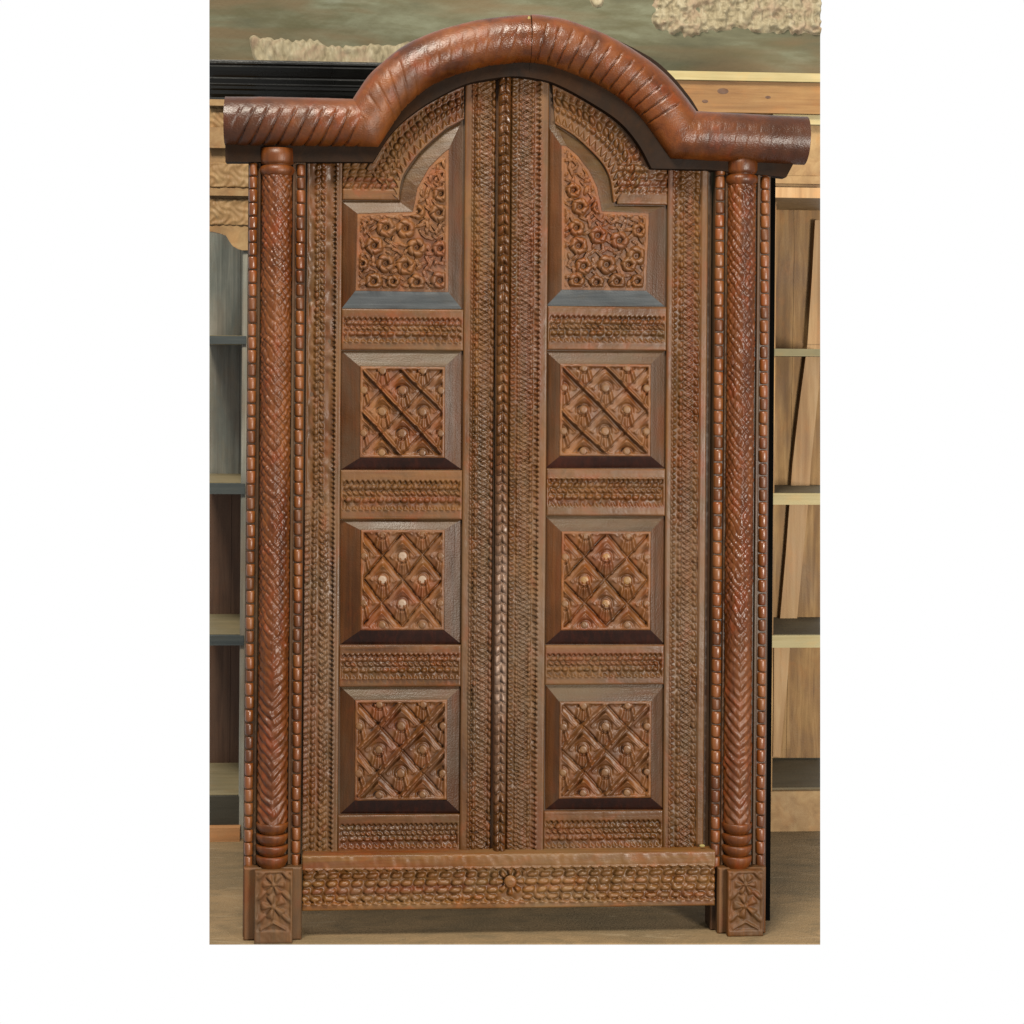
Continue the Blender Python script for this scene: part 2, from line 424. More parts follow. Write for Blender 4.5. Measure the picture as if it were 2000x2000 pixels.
def h_lattice(nx=2.09, a=39.0, b=46.0, ridge=0, seed=0.0):
    def f(U, V):
        cu = U.max() / 2; cv = V.max() / 2 - 1
        x = (U - cu) / a + .03 * np.sin(V / 23 + seed); y = (V - cv) / b + .03 * np.sin(U / 19 + seed)
        p = (x + y); q = (x - y)
        dp = np.abs((p / 2 + .5) % 1 - .5) * 2; dq = np.abs((q / 2 + .5) % 1 - .5) * 2
        # distance to the two families of bars, in half cells
        bp = np.clip(1 - dp / .13, 0, 1); bq = np.clip(1 - dq / .13, 0, 1)
        gp = np.clip(1 - np.abs(dp - .2) / .09, 0, 1); gq = np.clip(1 - np.abs(dq - .2) / .09, 0, 1)
        vp = np.clip(1 - dp / .11, 0, 1); vq = np.clip(1 - dq / .11, 0, 1)
        if ridge == 2:
            h = -A * 1.0 * np.maximum(vp, vq) + A * .7 * np.clip(np.minimum(dp, dq) * 1.6, 0, 1)
        elif ridge == 0:
            h = A * 2.1 * np.clip(bp * 1.6, 0, 1) * (1 - .6 * vq) - A * .15 * gp - A * .7 * vq * (1 - bp)
        else:
            h = A * 2.1 * np.clip(bq * 1.6, 0, 1) * (1 - .6 * vp) - A * .15 * gq - A * .7 * vp * (1 - bq)
        # inside every diamond: raised chevron on top, split leaf below
        P = np.floor(p / 2); Q = np.floor(q / 2)
        pc = P * 2 + 1; qc = Q * 2 + 1
        lx = x - (pc + qc) / 2; ly = y - (pc - qc) / 2
        r = np.hypot(lx, ly * 1.05)
        inner = np.maximum(dp, 0) * np.maximum(dq, 0)
        tri = np.clip((-ly - .18) * 3, 0, 1) * np.clip((0.62 - np.abs(lx) - (-ly)) * 5 + .9, 0, 1) * np.clip((.75 + ly) * 6, 0, 1)
        h += A * 1.1 * tri * np.clip(1 - np.abs(lx) * 1.4, 0, 1)
        leaf = np.clip(1 - np.abs(np.abs(lx) - .22 - .25 * (ly - .3)) / .13, 0, 1) * (ly > .05) * (ly < .72)
        mid = np.clip(1 - np.abs(lx) / .1, 0, 1) * (ly > .15) * (ly < .8)
        side = np.clip(1 - np.abs(ly) / .12, 0, 1) * (np.abs(lx) > .28) * (np.abs(lx) < .75)
        h += A * (.95 * leaf + .6 * mid + .12 * side)
        h -= A * .6 * np.clip(1 - np.abs(r - .30) / .08, 0, 1)
        h += A * .45 * np.clip(1 - np.abs(np.abs(lx) + np.abs(ly) - .62) / .07, 0, 1) * (ly < .1)
        # plain rim
        e = np.minimum(np.minimum(U, U.max() - U), np.minimum(V, V.max() - V))
        rim = np.clip((7 - e) / 2, 0, 1)
        h = h * (1 - rim) + A * .7 * rim
        return h - A * .3 + rough(U, V, .0005)
    return f
def h_flowers(flw, sprigs):
    def f(U, V):
        h = -A * .9 + 0 * U
        h += A * .25 * np.sin(U * .55 + 2 * np.sin(V * .2)) * np.sin(V * .5 + 1.5 * np.sin(U * .17))
        for (u0, v0, R, k) in flw:
            du = U - u0; dv = V - v0
            r = np.hypot(du, dv) / (R * 1.12); th = np.arctan2(dv, du)
            ro = .86 + .14 * np.abs(np.cos(2.5 * th + k))
            ring = np.sqrt(np.clip(1 - ((r - .56) / (ro - .56)) ** 2 * (r > .56) - ((.56 - r) / .34) ** 2 * (r <= .56), 0, 1))
            cut = np.clip(1 - np.abs(((th + .9 * r + k) / (2 * np.pi / 5)) % 1 - .5) / .1, 0, 1)
            eye = np.sqrt(np.clip(1 - (r / .17) ** 2, 0, 1))
            h = np.maximum(h, (-A * .9 + A * 2.3 * ring * (1 - .4 * cut)) * (ring > 0) + h * (ring <= 0))
            h = np.maximum(h, -A * .9 + A * 1.1 * eye)
        for (u0, v0, L, ang) in sprigs:
            du = U - u0; dv = V - v0
            a = du * math.cos(ang) + dv * math.sin(ang); b = -du * math.sin(ang) + dv * math.cos(ang)
            lf = np.clip(1 - (a / L) ** 2 - (b / (L * .36)) ** 2, 0, 1) ** .5
            vein = np.clip(1 - np.abs(b) / 1.3, 0, 1)
            h = np.maximum(h, -A * .9 + A * 1.9 * lf * (1 - .45 * vein))
        return h + rough(U, V, .0006)
    return f

CL, CR = 409.0, 1602.0      # the strip of the place that is shown ends at these columns
# ================================================================== SETTING
def floor_mat():
    n = NT('dusty_concrete')
    a = n.noise((1.6, 2.8, 1), 6, 0.62, 0.6); b = n.noise((9, 14, 3), 5, 0.65, 0.4, (2, 5, 1)); c = n.noise((140, 140, 40), 3, 0.6)
    col = n.ramp(a, [(0.3, alb((112, 98, 74), .40)), (0.5, alb((138, 115, 84), .40)), (0.7, alb((160, 132, 96), .40))])
    col = n.mix(n.rng(b, 0, .55, .5, .7), col, alb((96, 86, 66), .40))
    col = n.mix(n.rng(c, 0, .22, .5, .7), col, alb((160, 142, 112), .40))
    g = n.noise((300, 300, 300), 2, .7)
    col = n.mix(n.rng(g, 0, .6, .62, .72), col, alb((84, 72, 54), .40))
    sc = n.noise((4, 22, 4), 5, .7, 1.2, (4, 9, 1))
    col = n.mix(n.rng(sc, 0, .5, .58, .68), col, alb((170, 150, 120), .40))
    n.bump(n.mix(.5, b, c), .4, .012)
    return n.out(col, .8, .25)
M_FLOOR = floor_mat()
fl = [onfloor(np.float64(409), np.float64(1842)), onfloor(np.float64(1602), np.float64(1842))]
YW = 1.72
bl = [cutx(409, 0.0, YW)]; br = [cutx(1602, 0.0, YW)]
def floor_sheet():
    n, m = 60, 60
    P = np.zeros((m, n, 3))
    for j in range(m):
        t = j / (m - 1)
        L = fl[0] * (1 - t) + np.array([bl[0], YW, 0]) * t
        R = fl[1] * (1 - t) + np.array([br[0], YW, 0]) * t
        s = np.linspace(0, 1, n)[:, None]
        P[j] = L * (1 - s) + R * s
    P[..., 2] = 0
    V = P.reshape(-1, 3); Fq = grid_faces(n, m, True)
    idx = np.arange(n * m).reshape(m, n)
    loop = np.concatenate([idx[0, :-1], idx[:-1, -1], idx[-1, :0:-1], idx[:0:-1, 0]])
    B = V[loop].copy(); B[:, 2] = -0.004
    k = len(V); q = len(loop); a = np.arange(q); b = (a + 1) % q
    return fast_mesh('floor', np.concatenate([V, B]), np.concatenate([Fq, np.stack([loop[a], k + a, k + b, loop[b]], 1)]), M_FLOOR, None, False)
fo = floor_sheet(); fo['kind'] = 'structure'

def wall_mat():
    n = NT('old_olive_paint')
    a = n.noise((1.6, 1.6, 6.5), 6, .62, .2); b = n.noise((3.2, 3.2, 15), 6, .62, .15, (3, 1, 8)); c = n.noise((60, 60, 60), 3, .6)
    e = n.noise((1.4, 1.4, 7), 3, .55, .5, (11, 3, 2))
    col = n.ramp(a, [(.34, alb((104, 104, 82), .265)), (.46, alb((126, 124, 98), .265)), (.56, alb((146, 148, 122), .265)), (.7, alb((158, 162, 142), .265))])
    col = n.mix(n.rng(b, 0, .75, .52, .66), col, alb((112, 108, 78), .27))
    col = n.mix(n.rng(e, 0, .8, .52, .64), col, alb((138, 118, 88), .27))
    n.bump(n.mix(.6, b, c), .35, .01)
    return n.out(col, .75, .25)
M_WALL = wall_mat()
def plaster_mat():
    n = NT('bare_plaster')
    a = n.noise((40, 40, 14), 5, .65, .4); b = n.noise((14, 14, 14), 4, .6, .3, (1, 6, 2))
    col = n.ramp(a, [(.3, alb((150, 136, 108), .31)), (.5, alb((188, 174, 142), .31)), (.7, alb((214, 202, 172), .31))])
    col = n.mix(n.rng(b, 0, .6, .5, .65), col, alb((196, 166, 140), .31))
    n.bump(a, .4, .01)
    return n.out(col, .9, .2)
M_PLASTER = plaster_mat()
wall = thing('wall', 'olive green painted wall with peeling patches behind the carved doorway', 'wall', (0, YW, 0))
wx0 = X(408, -YW); wx1 = X(1602, -YW); ztop = Z(-120, 1000, -YW)
def wp(o):      # keep world coordinates while parenting to a moved root
    o.matrix_parent_inverse = o.parent.matrix_world.inverted() if False else Matrix.Translation(-Vector(o.parent.location))
    return o
wp(cutbox('wall_surface', lambda z, y: cutx(CL, z, y), lambda z, y: cutx(CR, z, y), YW, YW + .12, 0, ztop, M_WALL, wall))
def plaster(pts_px, stretch, amp, seed):
    """rough island of bare plaster standing proud of the paint"""
    pts = np.array(pts_px, float)
    x0, y0 = pts.min(0) - 6; x1, y1 = pts.max(0) + 6
    nu = int((x1 - x0) / 2.2); nv = int((y1 - y0) / 2.2)
    U, V = np.meshgrid(np.linspace(x0, x1, nu), np.linspace(y0, y1, nv))
    rs = np.random.RandomState(seed)
    def fld(su, sv):
        g = rs.rand(int((y1 - y0) / sv) + 3, int((x1 - x0) / su) + 3)
        fu = (U - x0) / su; fv = (V - y0) / sv
        i = fu.astype(int); j = fv.astype(int); a = fu - i; b = fv - j
        a = a * a * (3 - 2 * a); b = b * b * (3 - 2 * b)
        return g[j, i] * (1 - a) * (1 - b) + g[j, i + 1] * a * (1 - b) + g[j + 1, i] * (1 - a) * b + g[j + 1, i + 1] * a * b
    n1 = fld(16, 16 * stretch); n2 = fld(7, 7 * stretch); n3 = fld(4, 4 * stretch)
    # signed distance to polygon
    dist = np.full(U.shape, 1e9); ins = np.zeros(U.shape, bool)
    for i in range(len(pts)):
        ax, ay = pts[i]; bx, by = pts[(i + 1) % len(pts)]
        L2 = (bx - ax) ** 2 + (by - ay) ** 2
        t = np.clip(((U - ax) * (bx - ax) + (V - ay) * (by - ay)) / L2, 0, 1)
        dist = np.minimum(dist, np.hypot(U - ax - t * (bx - ax), V - ay - t * (by - ay)))
        c = ((ay > V) != (by > V)) & (U < (bx - ax) * (V - ay) / (by - ay + 1e-9) + ax)
        ins ^= c
    sd = np.where(ins, dist, -dist) + (n1 - .5) * 12 + (n2 - .5) * 8
    sd = np.where(U > 1601.5, -9, sd)
    h = np.clip(sd / 4, -.5, 1) * .008 + np.clip(sd / 6, 0, 1) * amp * (n1 * .5 + n2 * .35 + n3 * .15 - .3)
    P = at(U, V, -YW); P[..., 1] = YW - h - .0
    m = sd > -1.0
    keep = m[:-1, :-1] | m[1:, :-1] | m[:-1, 1:] | m[1:, 1:]
    V3, Fq = skirted(P, 0, keep)
    return wp(fast_mesh('plaster_patch', V3, Fq, M_PLASTER, wall))
plaster([(486, 76), (500, 70), (560, 82), (596, 78), (605, 70), (620, 80), (662, 92), (720, 86), (800, 84), (830, 100), (760, 150), (726, 145), (500, 127), (492, 100)], 2.2, .035, 3)
plaster([(1272, -40), (1601, -40), (1601, 66), (1540, 60), (1490, 68), (1430, 56), (1370, 66), (1340, 74), (1318, 60), (1290, 55), (1275, 40)], 1.0, .06, 5)
plaster([(1152, -20), (1178, -20), (1176, 10), (1165, 14), (1156, 6)], 1.0, .02, 6)

# ---------------------------------------------------------------- cabinet on the left
M_TAN = wood('tan_carved_wood', (150, 112, 72), (190, 152, 104), (222, 188, 136), 'n', (.5, .7), spec=.3, k=KB)
M_GREYB = wood('grey_weathered_boards', (80, 82, 76), (112, 114, 106), (150, 148, 136), 'z', (.5, .7), spec=.3, dust=(120, 92, 66), dust_amt=.35, k=KB*2.0)
M_BROWNB = wood('dark_brown_boards', (62, 44, 34), (84, 62, 48), (98, 74, 58), 'z', (.5, .7), spec=.3, k=KB*2.1)
M_SHELFTOP = wood('dusty_shelf_wood', (104, 94, 68), (124, 112, 84), (138, 126, 98), 'x', (.6, .8), spec=.2, k=KB*1.9)
M_SHELFEDGE = wood('blue_grey_shelf_edge', (58, 64, 64), (74, 80, 80), (92, 96, 92), 'x', (.5, .7), spec=.3, k=KB*1.3)
M_ORANGEB = wood('orange_raw_board', (170, 118, 74), (198, 144, 96), (220, 168, 118), 'x', (.5, .7), spec=.3, k=KB*1.3)
M_BLACKC = wood('black_lacquer', (10, 11, 12), (16, 17, 18), (30, 31, 32), 'x', (.22, .34), spec=.55)
M_DARKB = wood('dark_kick_board', (52, 48, 40), (66, 62, 52), (78, 72, 60), 'x', (.5, .7), spec=.25, k=KB*1.5)
YF = 1.0; YB = 1.5
cab = thing('arched_bookcase', 'grey bookcase with tan arched fascia and black cornice, left of the doorway', 'bookcase', (X(446, -YF), YF, 0))
def fb(name, p0, p1, z0, z1, yf, yb, mat, par, cut0=False, cut1=False, bev=0):
    x0 = X(p0, -yf); x1 = X(p1, -yf)
    if cut0 or cut1:
        return wp(cutbox(name, (lambda z, y: cutx(CL, z, y)) if cut0 else (lambda z, y: x0), (lambda z, y: cutx(CR, z, y)) if cut1 else (lambda z, y: x1), yf, yb, z0, z1, mat, par))
    return wp(box(name, x0, x1, yf, yb, z0, z1, mat, par, bev))
zf = lambda py, px=446, y=YF: Z(py, px, -y)
# back boards: two grey above, brown below
xe = X(620, -YB)
wp(cutbox('back_board', lambda z, y: cutx(CL, z, y), lambda z, y: X(466, -YB), YB, YB + .02, zf(952), zf(300), M_GREYB, cab))
wp(box('back_board', X(466.6, -YB), xe, YB, YB + .02, zf(952), zf(300), M_GREYB, cab))
wp(cutbox('back_board', lambda z, y: cutx(CL, z, y), lambda z, y: X(452, -YB), YB, YB + .02, 0.1, zf(953), M_BROWNB, cab))
wp(box('back_board', X(452.6, -YB), xe, YB, YB + .02, 0.1, zf(953), M_BROWNB, cab))
# side board and front stile, mostly behind the post
wp(box('side_board', X(484, -YF), X(496, -YF), YF + .021, YB - .001, 0.09, zf(300), M_GREYB, cab))
fb('front_stile', 470, 497, zf(1640), zf(478), YF, YF + .02, M_GREYB, cab, bev=.003)
for (ya, yb2) in ((655, 671), (943, 964), (1240, 1259)):
    sh = fb('shelf', 404, 483, zf(yb2), zf(ya), YF + .022, YB - .001, M_SHELFTOP, cab, cut0=True)
    fb('shelf_edge', 404, 478, zf(yb2) - .001, zf(ya) - .002, YF + .002 - .012, YF + .0215, M_SHELFEDGE, cab, cut0=True, bev=.003)
fb('bottom_shelf', 404, 483, zf(1570), zf(1555), YF + .022, YB + .15, M_SHELFTOP, cab, cut0=True)
fb('kick_board', 404, 500, zf(1640), zf(1556), YF + .001, YF + .0215, M_DARKB, cab, cut0=True)
fb('base_rail', 404, 473, .0, zf(1611), YF - .04, YF - .001, M_ORANGEB, cab, cut0=True, bev=.004)
# arched fascia in tan carved wood
def fascia():
    pts = [(409, 200), (500, 200), (500, 488), (474, 489), (464, 486), (454, 480), (447, 470), (441, 460), (430, 456), (418, 453), (409, 452)]
    q = [at(a, b, -YF + .012) for a, b in pts]
    o = prism('fascia', [(p[0], p[2]) for p in q], YF - .012, YF + .03, M_TAN, cab); wp(o)
    def hf(U, V):
        return .004 * np.sin(U * .25 + 2 * np.sin(V * .13)) * np.sin(V * .19 + np.sin(U * .2)) + rough(U, V, .001)
    for (a, b) in ((212, 252), (318, 366), (388, 440)):
        z1, z0 = zf(a, 446, YF - .012), zf(b, 446, YF - .012)
        wp(relief('carved_band', X(409.5, -YF + .012, (a + b) / 2), X(488, -YF + .012), z0, z1, -YF + .014, -YF + .010, lambda U, V: .0028 * (1 + np.sin(U * .22 + 2.2 * np.sin(V * .11)) * np.sin(V * .2 + 1.4 * np.sin(U * .16))) + rough(U, V, .0006), M_TAN, cab, 2.0))
    for (a, b, e) in ((252, 292, .03), (374, 384, .022), (198, 210, .03)):
        fb('fascia_moulding', 404, 487, zf(b), zf(a), YF - .012 - e, YF - .0125, M_TAN, cab, cut0=True, bev=.006)
fascia()
# black cornice: stepped moulding with a mitred right end
def cornice(name, px0, px1, prof, yw, mat, par, ret=True):
    """prof: list of (image row, metres proud of the wall side)"""
    sec = [(Z(r, (px0 + px1) / 2, -yw), o) for r, o in prof]
    rings = []
    n = len(sec)
    v = []; f = []
    xl = X(px0, -yw); xr = X(px1, -yw)
    for (z, o) in sec: v.append((cutx(CL, z, yw - o), yw - o, z))
    for (z, o) in sec: v.append((xr + (o if ret else 0), yw - o, z))
    for (z, o) in sec: v.append((xr + (o if ret else 0), yw + .45, z))
    for (z, o) in sec: v.append((cutx(CL, z, yw + .45), yw + .45, z))
    for i in range(n - 1):
        for k in range(3): f.append((k * n + i, (k + 1) * n + i, (k + 1) * n + i + 1, k * n + i + 1))
    f.append((0, n, 2 * n, 3 * n)); f.append((n - 1, 4 * n - 1, 3 * n - 1, 2 * n - 1))
    o = mesh(name, v, f, mat, par)
    import bmesh
    bm = bmesh.new(); bm.from_mesh(o.data); bmesh.ops.recalc_face_normals(bm, faces=bm.faces); bm.to_mesh(o.data); bm.free()
    return wp(o)
cornice('cornice', 404, 710, [(124, .055), (128, .058), (131, .058), (134, .05), (137, .05), (144, .044), (152, .032), (155, .026), (158, .026), (162, .022), (166, .018), (168, .018), (171, .014), (176, .013), (179, .008), (186, .006), (192, .0), (198, 0)], YF, M_BLACKC, cab)
fb('cornice_shelf', 404, 712, zf(123.7), zf(119), YF - .03, YF + .4, M_SHELFTOP, cab, cut0=True)

# ---------------------------------------------------------------- cabinet on the right
M_PINE = wood('golden_pine', (150, 104, 56), (188, 140, 84), (212, 168, 108), 'x', (.45, .6), spec=.35, streak=(150, 100, 50), k=KB*.85)
M_CREAM = wood('cream_board', (186, 166, 112), (212, 194, 142), (232, 216, 168), 'x', (.5, .7), spec=.3, k=KB)
M_MANGO = wood('rough_brown_planks', (92, 64, 38), (142, 108, 66), (186, 152, 104), 'z', (.5, .7), spec=.3, gs=.6, bstr=.5, streak=(88, 62, 36), k=KB*1.8)
M_SAGE = wood('greenish_shelf', (118, 108, 78), (142, 132, 98), (164, 154, 118), 'x', (.55, .7), spec=.25, k=KB)
M_PALEB = wood('pale_raw_plank', (190, 146, 98), (216, 174, 124), (232, 196, 150), 'z', (.5, .7), spec=.3, streak=(172, 128, 84), bstr=.4, k=KB*1.05)
M_TOPGREY = wood('grey_dusty_top', (98, 88, 68), (116, 104, 82), (130, 118, 94), 'x', (.6, .8), spec=.2, k=KB*1.5)
G = 1.02; GB = 1.46
zr = lambda py, px=1560, y=G: Z(py, px, -y)
cab2 = thing('open_bookcase', 'raw pale wood bookcase with open shelves, right of the doorway', 'bookcase', (X(1560, -G), G, 0))
def kn():
    return None
# back planks with wavy natural edges
def plank(par, pts, y0, th, mat):
    q = [at(a, b, -y0) for a, b in pts]
    return wp(prism('back_plank', [(p[0], p[2]) for p in q], y0, y0 + th, mat, par))
plank(cab2, [(1470, 250), (1549, 250), (1551, 500), (1547, 720), (1543, 980), (1540, 1240), (1535, 1480), (1470, 1480)], GB, .02, M_MANGO)
plank(cab2, [(1549.6, 250), (1602, 250), (1602, 1480), (1535.6, 1480), (1540.6, 1240), (1543.6, 980), (1547.6, 720), (1551.6, 500)], GB + .004, .02, M_MANGO)
for (a, b, m1, m2) in ((682, 695, M_SAGE, M_SAGE), (964, 985, M_TOPGREY, M_CREAM), (1241, 1264, M_TOPGREY, M_CREAM)):
    fb('shelf', 1500, 1606, zr(b), zr(a), G + .021, GB - .002, m1, cab2, cut1=True)
    fb('shelf_edge', 1482, 1606, zr(b) - .001, zr(a) + .001, G - .004, G + .0205, m2, cab2, cut1=True, bev=.003)
fb('side_board', 1484, 1512, zr(1615), zr(395), G + .002, GB - .002, M_MANGO, cab2)
fb('bottom_shelf', 1480, 1606, zr(1560), zr(1541), G + .021, GB + .12, M_TOPGREY, cab2, cut1=True)
fb('base_rail', 1480, 1606, 0, zr(1545), G - .004, G + .0205, M_PINE if False else M_TAN, cab2, cut1=True, bev=.004)
# frieze: carved tan band, ledge and golden plank cornice with a pale top moulding
fb('frieze', 1470, 1606, zr(388), zr(216), G - .001, GB - .002, M_TAN, cab2, cut1=True)
fb('frieze_moulding', 1504, 1606, zr(245), zr(226.5), G - .03, G - .0015, M_CREAM, cab2, cut1=True, bev=.006)
fb('frieze_moulding', 1504, 1606, zr(360), zr(345), G - .02, G - .0015, M_TAN, cab2, cut1=True, bev=.005)
fb('frieze_moulding', 1504, 1606, zr(388), zr(368), G - .03, G - .0015, M_PALEB, cab2, cut1=True, bev=.006)
fb('cornice_plank', 1284, 1606, zr(226), zr(166), G - .05, G + .3, M_PINE, cab2, cut1=True, bev=.004)
fb('cornice_moulding', 1276, 1606, zr(165.6), zr(149), G - .066, G + .3, M_CREAM, cab2, cut1=True, bev=.008)
for (kx, ky, kr) in ((1412, 178, 6), (1377, 198, 3.4), (1500, 190, 3)):
    c0 = at(kx, ky, -G + .05)
    th = np.linspace(0, 2 * np.pi, 14, endpoint=False)
    kv = [(c0[0], G - .0535, c0[2])] + [(c0[0] + 1.9 * kr * .0016 * math.cos(t), G - .0502, c0[2] + kr * .0016 * math.sin(t)) for t in th]
    wp(mesh('knot', kv, [(0, i + 1, (i + 1) % 14 + 1) for i in range(14)], M_BROWNB, cab2, True))
# pale planks leaning inside, each a thing of its own
def lean(label, pts, y0, th=.022):
    q = [at(a, b, -y0) for a, b in pts]
    o = prism('leaning_plank', [(p[0], p[2]) for p in q], y0, y0 + th, M_PALEB)
    o['label'] = label; o['category'] = 'plank'; o['group'] = 'raw planks leaning in the open bookcase'
    return o
lean('long pale raw plank leaning behind the middle shelves of the right bookcase', [(1577, 672), (1602, 672), (1599, 760), (1584, 905), (1580, 965), (1556, 1217), (1523, 1217), (1535, 1080), (1548, 905), (1560, 800)], GB - .03)
lean('short pale plank on the right bookcase base under the lowest shelf', [(1512, 1260), (1543, 1262), (1538, 1330), (1524, 1478), (1510, 1478)], GB - .032)
lean('pale board upright at the photo edge above the top shelf of the right bookcase', [(1592, 430), (1602, 430), (1602, 672), (1577, 672), (1586, 540)], GB - .034)

# ================================================================== THE DOORWAY
door = thing('carved_portal', 'carved brown wooden double door with arched lintel and round carved columns', 'carved doorway')

# ---- lintel: two arch mouldings, half logs with carved grooves
def sweep_log(name, corner_pts, R, d0, s_from, groove, mat, mir=1):
    """corner_pts: list of pixel polylines joined by mitres"""
    pts = []; 
    for seg in corner_pts:
        r, L = resample(smooth_poly(seg, 14) if len(seg) > 2 else seg, max(6, int(np.linalg.norm(np.diff(np.array(seg), axis=0), axis=1).sum() / 2.2)))
        pts += list(r if not pts else r[1:])
    pts = np.array(pts)
    tang = np.gradient(pts, axis=0); tang /= np.linalg.norm(tang, axis=1)[:, None]
    # mitre: normal is the averaged one, lengthened
    seg = np.diff(pts, axis=0); seg /= np.linalg.norm(seg, axis=1)[:, None]
    nrm = np.zeros_like(pts); 
    for i in range(len(pts)):
        a = seg[max(i - 1, 0)]; b = seg[min(i, len(seg) - 1)]
        na = np.array([a[1], -a[0]]); nb = np.array([b[1], -b[0]])
        nn = na + nb; nn /= np.linalg.norm(nn)
        nrm[i] = nn / max(.6, nn @ na)
    s = np.concatenate([[0], np.cumsum(np.linalg.norm(np.diff(pts, axis=0), axis=1))])
    m = 56
    ph = np.linspace(math.radians(-18), math.radians(198), m)       # 0 = outer edge, 90 = towards the viewer
    PH, SS = np.meshgrid(ph, s)
    g = groove(SS, PH, s[-1])
    a = np.cos(PH) * (R + g); b = np.sin(PH) * (R + g)
    px = pts[:, 0][:, None] + a * nrm[:, 0][:, None]
    py = pts[:, 1][:, None] + a * nrm[:, 1][:, None]
    P = at(px, py, d0)
    P[..., 1] = -d0 - b * S
    V = P.reshape(-1, 3); Fq = grid_faces(m, len(s), mir < 0)
    # end caps
    extra = []; ef = []
    for k, row in ((0, P[0]), (1, P[-1])):
        c = row.mean(0); base = len(V) + len(extra); extra.append(c)
        i0 = 0 if k == 0 else (len(s) - 1) * m
        for j in range(0, m - 1):
            ef.append((base, i0 + j, i0 + j + 1, base) )
    V = np.concatenate([V, np.array(extra)])
    o = fast_mesh(name, V, Fq, mat, door)
    capv = []; capf = []
    for row in (P[0], P[-1]):
        b0 = len(capv); capv += [tuple(p) for p in row]; capf.append(tuple(range(b0, b0 + m)))
    mesh('log_end', capv, capf, mat, o)
    return o
def groove_fn(per, skew, lo, hi, depth, ranges):
    def f(SS, PH, L):
        # carved grooves only over the given stretches and over the given part of the round
        ph = (SS + skew * (PH - 1.57) * 48 + 2.0 * np.sin(SS / 41)) / per
        t = np.abs((ph % 1) - .5) * 2
        g = -np.clip((t - .84) / .12, 0, 1)
        wv = np.zeros_like(SS)
        for (a, b, k) in ranges: wv = np.maximum(wv, k * np.clip((SS - a) / 20, 0, 1) * np.clip((b - SS) / 20, 0, 1))
        band = np.clip((np.degrees(PH) - lo) / 12, 0, 1) * np.clip((hi - np.degrees(PH)) / 12, 0, 1)
        belly = np.clip(1 - t ** 4, 0, 1)
        out = depth * g * wv * band + .9 * belly * wv * band
        out += .5 * np.sin(SS / 53) + 1.3 * (vnoise(SS, PH * 48, 40, 30, 901) - .5) + .4 * (vnoise(SS, PH * 48, 9, 16, 902) - .5) + .25 * (vnoise(SS, PH * 48, 4, 22, 903) - .5)
        return out
    return f
lw = [[(440, 236), (580, 238), (714, 241)], [(714, 241), (750, 186), (778, 158), (811, 132), (845, 115), (881, 101), (938, 86), (990, 78.5), (1016, 77), (1034.5, 76.8)]]
rw = [[(1036, 76.8), (1054, 77.6), (1102, 88), (1180, 120), (1246, 162), (1293, 208), (1334, 264)], [(1334, 264), (1450, 270), (1573, 275)]]
sweep_log('arch_moulding', lw, 47, .045, 0, groove_fn(26, .42, 58, 188, 6.5, ((14, 268, 1), (290, 420, .4), (420, 640, .22))), M_LINTEL)
sweep_log('arch_moulding', rw, 47.5, .045, 0, groove_fn(24, .12, 56, 165, 6.5, ((2, 330, 1), (350, 560, .12))), M_LINTEL)
def blob(name, px, py, d, r, mat, par, squash=(1, .5, 1)):
    c = at(px, py, d); n = 10; m = 7; v = []; f = []
    for i in range(m):
        a = math.pi * i / (m - 1)
        for j in range(n):
            t = 2 * math.pi * j / n; k = 1 + .22 * random.uniform(-1, 1)
            v.append((c[0] + squash[0] * r * k * math.sin(a) * math.cos(t), c[1] + squash[1] * r * k * math.sin(a) * math.sin(t), c[2] + squash[2] * r * math.cos(a)))
    for i in range(m - 1):
        for j in range(n): f.append((i * n + j, i * n + (j + 1) % n, (i + 1) * n + (j + 1) % n, (i + 1) * n + j))
    return mesh(name, v, f, mat, par, True)
blob('pale_patch', 1033, 40, .085, .009, M_PALESPOT, door, (.6, .5, 1.3))
blob('pale_patch', 452, 222, .09, .012, M_PALESPOT, door, (1.2, .6, .7))

# backing board behind the logs, coloured dark for the shadow they cast
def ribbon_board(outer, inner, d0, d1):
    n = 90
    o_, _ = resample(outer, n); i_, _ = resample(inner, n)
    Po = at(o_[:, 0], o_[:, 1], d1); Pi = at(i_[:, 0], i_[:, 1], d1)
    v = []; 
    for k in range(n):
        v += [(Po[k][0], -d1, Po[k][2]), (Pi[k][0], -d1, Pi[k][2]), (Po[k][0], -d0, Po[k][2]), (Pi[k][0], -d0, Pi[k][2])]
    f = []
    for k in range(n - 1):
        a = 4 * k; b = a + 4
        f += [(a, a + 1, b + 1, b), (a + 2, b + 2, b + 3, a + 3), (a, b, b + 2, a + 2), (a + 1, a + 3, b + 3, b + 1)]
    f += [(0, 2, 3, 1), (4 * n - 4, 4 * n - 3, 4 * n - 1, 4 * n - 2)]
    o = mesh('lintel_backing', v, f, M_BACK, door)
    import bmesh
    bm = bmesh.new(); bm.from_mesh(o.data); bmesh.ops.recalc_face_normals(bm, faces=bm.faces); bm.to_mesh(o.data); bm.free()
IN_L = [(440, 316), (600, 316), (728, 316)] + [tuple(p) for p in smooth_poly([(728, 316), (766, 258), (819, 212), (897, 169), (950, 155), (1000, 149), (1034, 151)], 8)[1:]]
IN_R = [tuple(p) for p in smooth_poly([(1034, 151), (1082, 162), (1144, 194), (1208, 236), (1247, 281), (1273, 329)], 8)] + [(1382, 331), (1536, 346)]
ribbon_board(lw[0] + lw[1][1:], IN_L, .0, .052)
